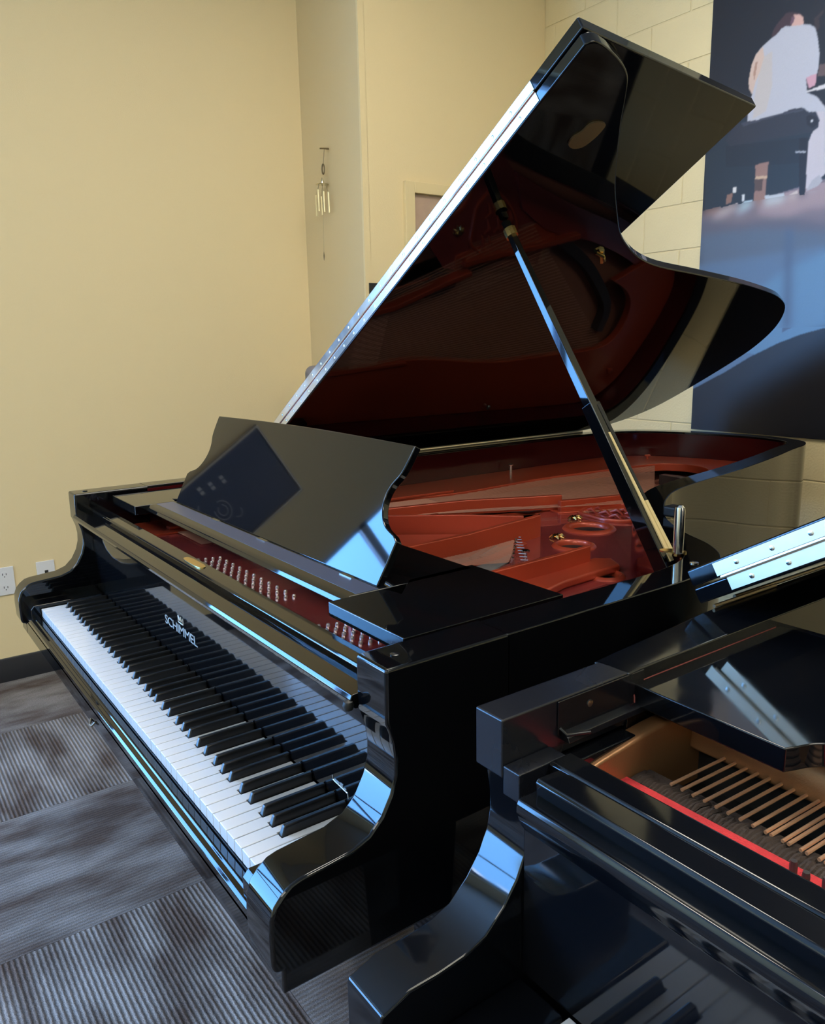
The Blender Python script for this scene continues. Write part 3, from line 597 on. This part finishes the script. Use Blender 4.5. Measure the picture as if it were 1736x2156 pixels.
# grey string area between struts, strings, pins
sf = MB().prism([(.672, .60), (.666, .90), (.668, .945), (.785, .80), (.82, .72), (.88, .60)], 'z', .8752, .8775)
obj('felt_strip', sf, FELTG, ip, smooth=0, label='grey felt under the strings')
obj('felt_roll', MB().tube([(.690, .85), (.735, .765)] and [(.688, .855, .880), (.735, .765, .880)], .007, 8).tube([(.674, .845, .880), (.72, .75, .880)], .005, 8), FELTG, ip)
st = MB(); rnd = random.Random(3)
for k in range(46):      # long bass and tenor strings over the soundboard
    t = k / 45; x0_ = .155 + .19 * t; x1_ = .20 + .42 * t; st.tube([(x0_ - .10 * (1 - t) + 0, .95, .893), (x1_, 2.06 - .55 * t, .893)], .0009, 3, caps=False)
for k in range(44):
    t = k / 43; st.tube([(.05 + .22 * t, .31, .898), (.14 + .21 * t, 1.05, .893)], .0009, 3, caps=False)
for k in range(40):
    t = k / 39; st.tube([(.42 + .20 * t, .31, .892), (.68 + .13 * t, .93 - .15 * t, .886)], .0006, 3, caps=False)
for k in range(24):
    t = k / 23; st.tube([(.36 + .18 * t, 1.30, .878), (.50 + .2 * t, 1.62 + .1 * t, .878)], .0006, 3, caps=False)
obj('strings', st, STRNG, p1, stuff=True, label='strings fanning over the soundboard')
pn = MB(); rows = MB()
for sec, (xa, xb, nn_) in enumerate(((.40, .745, 11), (.93, 1.03, 5))):
    for k in range(nn_):
        for r_ in range(4):
            x = xa + (xb - xa) * k / (nn_ - 1) + r_ * .003; y = .254 + r_ * .0145
            pn.tube([(x + r_ * .002, y, .8955), (x + r_ * .002, y, .8985), (x + r_ * .002, y, .9005)], [.0034, .0034, .0024], 7)
obj('tuning_pins', pn, mat('bright_nickel_pin', (.95, .92, .90), .32, metal=.85), ip, stuff=True, label='rows of nickel tuning pins')
obj('pin_block', MB().box(IA + .006, IB - .006, .186, .345, .875, .8955), PLATE2, ip, bevel=.002)
ag = MB()
for k in range(6):
    t = k / 5; c = (.680 + .118 * t, .917 - .12 * t, .880); ag.tube([c, (c[0] + .006, c[1] + .001, c[2] + .012)], .0032, 6)
for k in range(9):
    t = k / 8; c = (.66 + .16 * t, .935 - .13 * t, .889); ag.tube([c, (c[0] + .013, c[1] + .010, c[2])], .0012, 5)
obj('agraffes', ag, STEEL, ip, stuff=True)
for (sx, sy, sz, r_) in ((.767, .869, .875, .011), (.095, 2.15, .900, .012)):
    sc_ = obj('plate_bolt', MB().lathe([(r_ * .45, 0), (r_ * .45, .010), (r_, .0105), (r_, .014), (r_ * .6, .0165)], (sx, sy, sz), 14), STEEL if sx > .2 else PLATE, ip)
obj('lid_pin', MB().lathe([(.0045, 0), (.0045, .022), (.0085, .023), (.009, .026), (.006, .029)], (-.022, 1.553, .900), 12), STEEL, ip, label='nickel pin on the plate flange')
ro = MB()
for (rx, ry) in ((.695, 1.046), (.576, 1.236)):
    for k in range(8):
        a_ = k * math.pi / 4; ro.tube([(rx, ry, .879), (rx + .011 * math.cos(a_), ry + .014 * math.sin(a_), .881), (rx + .018 * math.cos(a_ + .2), ry + .022 * math.sin(a_ + .2), .877)], [.004, .0042, .001], 5)
    ro.lathe([(.008, 0), (.006, .006), (.001, .008)], (rx, ry, .876), 8)
obj('rosette', ro, BRASS, ip, label='brass star-shaped castings')
eb = MB(); rnd = random.Random(5)
eb.tube([(p[0], p[1], .878) for p in spline([(.535, 1.30), (.505, 1.40), (.55, 1.47), (.64, 1.43), (.70, 1.33), (.66, 1.28), (.60, 1.28)], 4, True)], .006, 6, closed=True)
for k in range(9):
    x, y = .56 + rnd.uniform(-.02, .09), 1.36 + rnd.uniform(-.05, .06)
    eb.tube([(x - .02, y, .876), (x, y + .008, .883), (x + .025, y - .004, .877)], [.003, .006, .002], 6)
obj('cast_emblem', eb, PLATE, ip, smooth=60, label='raised cast ornament on the plate')
# tail end: bridge and openings
br = spline([(.60, 1.60), (.52, 1.80), (.44, 1.93), (.34, 2.04), (.24, 2.05)], 5)
obj('bridge', MB().prism(offset(br, .018) + offset(br, -.018)[::-1], 'z', .832, .868), mat('dark_bridge', (.05, .04, .04), .4), p1, bevel=.002)
# lid, prop, posts
main = [(0, .6255), (1.470, .6255), (1.478, .645), (1.4655, .700), (1.442, .750), (1.405, .785), (1.350, .830), (1.234, .937), (1.150, 1.030), (1.096, 1.096), (1.055, 1.165), (1.020, 1.244), (.993, 1.351), (.972, 1.531), (.941, 1.773), (.905, 1.975),
        (.878, 2.073), (.835, 2.165), (.755, 2.255), (.66, 2.315), (.54, 2.343), (.334, 2.325), (.15, 2.275), (.04, 2.15), (0, 2.0)]
m2 = [main[0]] + spline(main[1:], 4)
LT = lid(p1, (-.117, 0, 1.0), 31.45, .6255, 1.48, m2, (1.478, 1.432), 1.142, mat('polished_hinge', (.86, .82, .74), .17, metal=1, var=.12, vscale=18, rvar=.1), (.035, 1.362), False)
mh = MB().tube([(-.120, .64, .9975), (-.120, 2.02, .9975)], .0045, 8)
obj('lid_side_hinge', mh, HINGE, p1)
P, PL = prop(p1, (1.205, .785, .955), (.822, .756, 1.571))
# thick lower part of the prop with its bare wood slot
bx = MB().hexa([P(-.01, -.016, -.014), P(-.01, .016, -.014), P(-.01, .016, .016), P(-.01, -.016, .016)], [P(.325, -.013, -.012), P(.325, .013, -.012), P(.325, .013, .012), P(.325, -.013, .012)])
obj('prop_sleeve', bx, LACQ, p1, bevel=.0015, seg=2)
for s0, s1, a_ in ((.02, .262, -.0165), (.02, .128, -.006)):
    pass
def pq(s_, a0_, a1_, c0_, c1_): return [P(s_, a0_, c0_), P(s_, a1_, c0_), P(s_, a1_, c1_), P(s_, a0_, c1_)]
obj('prop_inlay', MB().hexa(pq(.012, -.002, .0065, -.0165, -.013), pq(.262, -.004, .0010, -.0135, -.010)).hexa(pq(.022, .0065, .0145, -.0185, -.013), pq(.125, .0045, .0110, -.0170, -.012)), BAREW, p1, label='bare wood strip on the prop')
obj('prop_slot', MB().hexa(pq(.126, .0050, .0115, -.0160, -.012), pq(.318, .0015, .0085, -.0128, -.010)), DARK, p1, smooth=0, label='dark slot in the prop')
obj('prop_collar', MB().tube([P(PL - .035, 0, 0), P(PL - .018, 0, 0)], .0125, 10), BRASS, p1)
cup = MB(); 
for (w_, y_, sx_, sy_) in ((.94 + .08, .756, .02, .012),): pass
a31 = math.radians(31.45)
cp = [(1.349, .790), (1.352, .772), (1.344, .756), (1.325, .752), (1.312, .744), (1.296, .748), (1.290, .765), (1.296, .782), (1.312, .790), (1.330, .793)]
obj('prop_plate', MB().prism(spline(cp, 3, True), 'z', -.003, 0, T=LT), mat('aged_brass', (.30, .22, .13), .35, metal=.9), p1, smooth=40, label='oval brass prop socket under the lid')
obj('lid_catch', MB().tube([LT((1.030, 1.080, -.003)), LT((1.030, 1.100, -.012)), LT((1.018, 1.115, -.012)), LT((1.010, 1.125, -.003))], .004, 6).tube([LT((1.040, 1.09, -.001)), LT((1.000, 1.13, -.001))], .006, 6), BRASS, p1)
ps = obj('prop_post', MB().lathe([(.0085, 0), (.0085, .072), (.0075, .078), (.004, .0815)], (1.236, .768, .995), 20), STEEL, p1, label='polished nickel post on the treble rim')
obj('post_base', MB().prism(circ(1.226, .768, .022, .012, 20, .5), 'z', .995, .9975), BRASS, p1, smooth=40)
obj('post_pivot', MB().tube([(1.222, .785, .985), (1.222, .785, 1.012)], .008, 10), BRASS, p1)
obj('rim_buffer', MB().box(1.040, 1.072, .985, 1.017, .995, 1.017), RUBB, p1, bevel=.005, seg=2, label='black rubber lid buffer')
obj('rim_button', MB().lathe([(.007, 0), (.007, .0015), (.004, .0025)], (1.29, .735, .995), 12), STEEL, p1)
# legs and pedal lyre (below the frame)
def leg(x, y, parent, z=.70):
    q = lambda h_: [(x - h_, y - h_), (x + h_, y - h_), (x + h_, y + h_), (x - h_, y + h_)]
    mb = MB().hexa([(*p_, .10) for p_ in q(.038)], [(*p_, z) for p_ in q(.062)])
    lg = obj('leg', mb, LACQ, parent, bevel=.004, seg=2)
    obj('caster', MB().tube([(x - .016, y, .035), (x + .016, y, .035)], .035, 18).box(x - .022, x + .022, y - .03, y + .03, .06, .10), BRASS, lg)
leg(.02, .33, p1, .661); leg(1.20, .33, p1, .661); leg(.36, 2.05, p1, .716)
ly = obj('pedal_lyre', MB().box(.55, .565, .40, .45, .12, .661).box(.655, .67, .40, .45, .12, .661).box(.49, .73, .37, .49, .06, .12), LACQ, p1, bevel=.004)
for px_ in (.55, .61, .67): obj('pedal', MB().box(px_ - .012, px_ + .012, .27, .38, .075, .085), BRASS, p1, bevel=.003)

# ------------------------------------------------------------------ piano 2
DX = 1.593; DY = -.010
p2 = thing('grand_piano', (2.2, 1.0, 0), 'second black grand piano with copper strings and red felt, at the right edge', 'grand piano', 'black grand pianos')
A0, A1 = 1.473, 1.530            # bass arm
B1 = DX + 1.222 + .120; B0_ = B1 - .057
def arm2(): return [(y + .012, z + (.005 if z > .96 else 0)) for y, z in arm_profile(0)]
ar = [(.128, 1.0), (.128, .940), (.1405, .9385), (.1455, .905), (.1455, .885), (.142, .866), (.131, .842), (.114, .820), (.092, .801), (.066, .7925), (.036, .790), (.005, .790), (-.0245, .780), (-.0265, .775), (-.0265, .66), (.30, .66), (.30, 1.0)]
for xa, xb in ((A0, A1), (B0_, B1)):
    obj('arm', MB().prism(ar[2:] [:-1] + [(.30, .9385)], 'x', xa, xb), LACQ2, p2, bevel=.0022, seg=3)
# end blocks with the stepped front
obj('end_block', MB().box(A0, 1.5115, .128, .306, .9405, 1.0), WORN, p2, bevel=.002, seg=3)
obj('end_block', MB().box(B1 - .0385, B1, .128, .306, .9405, 1.0), WORN, p2, bevel=.002, seg=3)
obj('end_step', MB().box(1.512, 1.5345, .1285, .190, .925, .9545), WORN, p2, bevel=.0015, seg=3)
o2 = [(A0 - .004, .30), (A0 - .018, .45), (A0 - .030, .60), (A0 - .034, .9), (A0 - .034, 1.3), (A0 - .02, 1.6), (A0 + .06, 1.74), (A0 + .2, 1.80), (A0 + .38, 1.79), (A0 + .52, 1.70), (A0 + .62, 1.55), (A0 + .70, 1.35), (A0 + .80, 1.15), (A0 + .98, 1.0), (A0 + 1.20, .92), (A0 + 1.38, .84), (B1 - .02, .75), (B1, .62), (B1, .45), (B1, .30)]
oc2 = spline(o2, 5); ic2 = offset(oc2, -.045)
ic2 = [(max(x, 1.5115) if y < 1.2 and x < 1.9 else x, y) for x, y in ic2]
obj('case', MB().prism(oc2 + ic2[::-1], 'z', .70, 1.0), LACQ2, p2, bevel=.002, seg=2)
obj('keybed', MB().box(A0 + .001, B1 - .001, -.026, .9, .66, .699), LACQ2, p2, bevel=.0015)
obj('key_slip', MB().box(A1, B0_, -.026, -.014, .69, .713), LACQ2, p2, bevel=.0015)
kb2 = obj('keyboard', MB().box(A1, B0_, -.012, .136, .70, .714), SATIN, p2)
keyset(kb2, DX, DY, .735)
for xa, xb in ((A1, DX - .003), (DX + 1.226, B0_)):
    obj('key_block', MB().box(xa, xb, -.016, .136, .70, .7345), LACQ2, p2, bevel=.004, seg=3)
FB2 = .1378
obj('fallboard', MB().prism([(FB2, .738), (FB2, .895), (.132, .903), (.132, .93), (.150, .930), (.150, .738)], 'x', A1 + .001, B0_ - .001), LACQ2, p2, bevel=.0012, seg=3)
obj('fallboard_lip', MB().prism([(.1325, .901), (.1285, .905), (.1185, .914), (.112, .925), (.1085, .934), (.1095, .942), (.1115, .9455), (.134, .9462), (.140, .940), (.140, .92)], 'x', 1.551, B0_ - .02), LACQ2, p2, bevel=.0012, seg=3)
obj('fall_rail', MB().prism([(.131, .930), (.1275, .958), (.130, .9615), (.158, .9600), (.162, .955), (.162, .93)], 'x', 1.556, B0_ - .02), LACQ2, p2, bevel=.0012, seg=3)
obj('name_rail', MB().prism([(.168, .915), (.1655, .953), (.168, .956), (.194, .956), (.200, .950), (.200, .915)], 'x', 1.535, B0_ - .02), LACQ2, p2, bevel=.0015, seg=3)
# bronze plate well
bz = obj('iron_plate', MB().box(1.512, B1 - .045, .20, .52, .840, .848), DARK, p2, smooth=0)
obj('plate_side', MB().prism(spline([(.195, .905), (.22, .926), (.27, .934), (.33, .940), (.40, .940), (.45, .935)], 4) + [(.45, .85), (.195, .85)], 'x', 1.5125, 1.535), BRONZE, bz, bevel=.004, seg=3)
obj('plate_bar', MB().prism([(.386, .8965), (.390, .925), (.400, .938), (.46, .940), (.46, .8965)], 'x', 1.533, B0_), BRONZE, bz, bevel=.004, seg=3)
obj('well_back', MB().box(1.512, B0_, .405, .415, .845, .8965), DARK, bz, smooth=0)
obj('red_felt', MB().box(1.534, B0_, .222, .281, .85, .8995), FELTR, bz, bevel=.001, label='red felt strip behind the name rail')
bf = MB(); rnd = random.Random(2)
x = 1.538
while x < 2.35:
    bf.tube([(x, .280 + rnd.random() * .004, .8965), (x + .002 * rnd.random(), .292, .8975 + rnd.random() * .003), (x + .004 * rnd.random() - .002, .301 + rnd.random() * .01, .8955)], [.0018, .0028, .0020], 5); x += .0046
obj('damper_felts', bf, FELTB, bz, stuff=True)
obj('felt_bed', MB().box(1.534, B0_, .281, .318, .85, .8945), FELTB, bz)
xs = [1.573 + .0128 * i for i in range(8)]; x = 1.675
while x < 2.25: xs += [x, x + .0055]; x += .0165
first = None
for x in xs:
    mb = MB().tube([(x, .302, .9005), (x + .005, .392, .9025)], .0019, 7)
    if first is None: first = obj('bass_string', mb, COPPER, bz, origin=(x, .302, .9005), label='copper-wound bass string')
    else:
        s = first.copy(); COL.objects.link(s); s.location = Vector((x, .302, .9005)) - rootloc(bz)
for k in range(20):
    x = 1.722 + .0138 * k
    if k == 0: tp = obj('tuning_pin', MB().lathe([(.0034, 0), (.0034, .012), (.0028, .0155)], (x, .264 - (k % 2) * .006, .8995), 10), mat('blued_pin', (.10, .09, .09), .3, metal=.6), bz, origin=(x, .264, .8995))
    else:
        s = tp.copy(); COL.objects.link(s); s.location = Vector((x, .264 - (k % 2) * .006, .8995)) - rootloc(bz)
# slide bracket on the inner rim
obj('slide_rail', MB().prism([(1.5115, .966), (1.522, .962), (1.524, .956), (1.5115, .956)], 'y', .205, .56), SATIN, p2, bevel=.001)
obj('slide_bracket', MB().box(1.5115, 1.5135, .200, .330, .962, .998).tube([(1.513, .202, .970), (1.519, .206, .9635), (1.527, .232, .962)], .0022, 6), SATIN, p2, bevel=.0008)
obj('slide_screw', MB().disc((1.5135, .245, .984), (1, 0, 0), .004, .001, 10), STEEL, p2)
# folded music desk board
ZT2 = .985
tr = [(1.511, .315), (1.683, .3095), (1.688, .322), (1.694, .338), (1.705, .350), (1.73, .358), (1.80, .362), (1.95, .362), (2.08, .362), (2.62, .362), (2.84, .362), (2.84, .60), (1.511, .60)]
obj('desk_board', MB().prism(tr[:2] + spline(tr[1:8], 4)[1:] + tr[8:], 'z', ZT2 - .024, ZT2), LACQ2, p2, bevel=.0016, seg=3)
obj('desk_felt_edge', MB().box(1.5105, 1.5118, .314, .590, ZT2 - .004, ZT2 + .0008).tube([(1.511, .3142, ZT2), (1.5112, .3142, ZT2 - .008), (1.514, .3142, ZT2 - .014), (1.5145, .3142, ZT2 - .024)], .0009, 5), mat('brown_felt_edge', (.30, .07, .06), .8), p2)
obj('inner_panel', MB().box(1.512, B0_, .60, .61, .72, ZT2), SATIN, p2)
main2 = [(0, .55), (1.49, .55), (1.49, .62), (1.46, .74), (1.36, .83), (1.2, .91), (1.0, 1.0), (.84, 1.14), (.74, 1.35), (.66, 1.56), (.55, 1.72), (.40, 1.81), (.2, 1.82), (.06, 1.75), (0, 1.6)]
LT2 = lid(p2, (1.428, 0, 1.002), 30.6, .55, 1.49, [main2[0]] + spline(main2[1:], 4), (1.49, 1.46), 1.0, HINGE, (.055, 1.40), True, name_m=LACQ2)
obj('lid_side_hinge', MB().tube([(1.434, .62, .9995), (1.434, 1.55, .9995)], .003, 8), ANTIQ, p2)
mb = MB().hexa([(B1 - .12, .70, .95), (B1 - .10, .70, .95), (B1 - .10, .72, .95), (B1 - .12, .72, .95)], [tuple(Vector(LT2((1.02, .70, 0)))), tuple(Vector(LT2((1.04, .70, 0)))), tuple(Vector(LT2((1.04, .72, 0)))), tuple(Vector(LT2((1.02, .72, 0))))])
obj('lid_prop', mb, LACQ, p2, bevel=.001)
obj('hinge_moulding', MB().tube([(1.446, .555, 1.003), (1.446, .70, 1.003)], .0025, 6), ANTIQ, p2)
leg(1.62, .33, p2, .661); leg(2.78, .33, p2, .661); leg(1.75, 1.55, p2, .71)
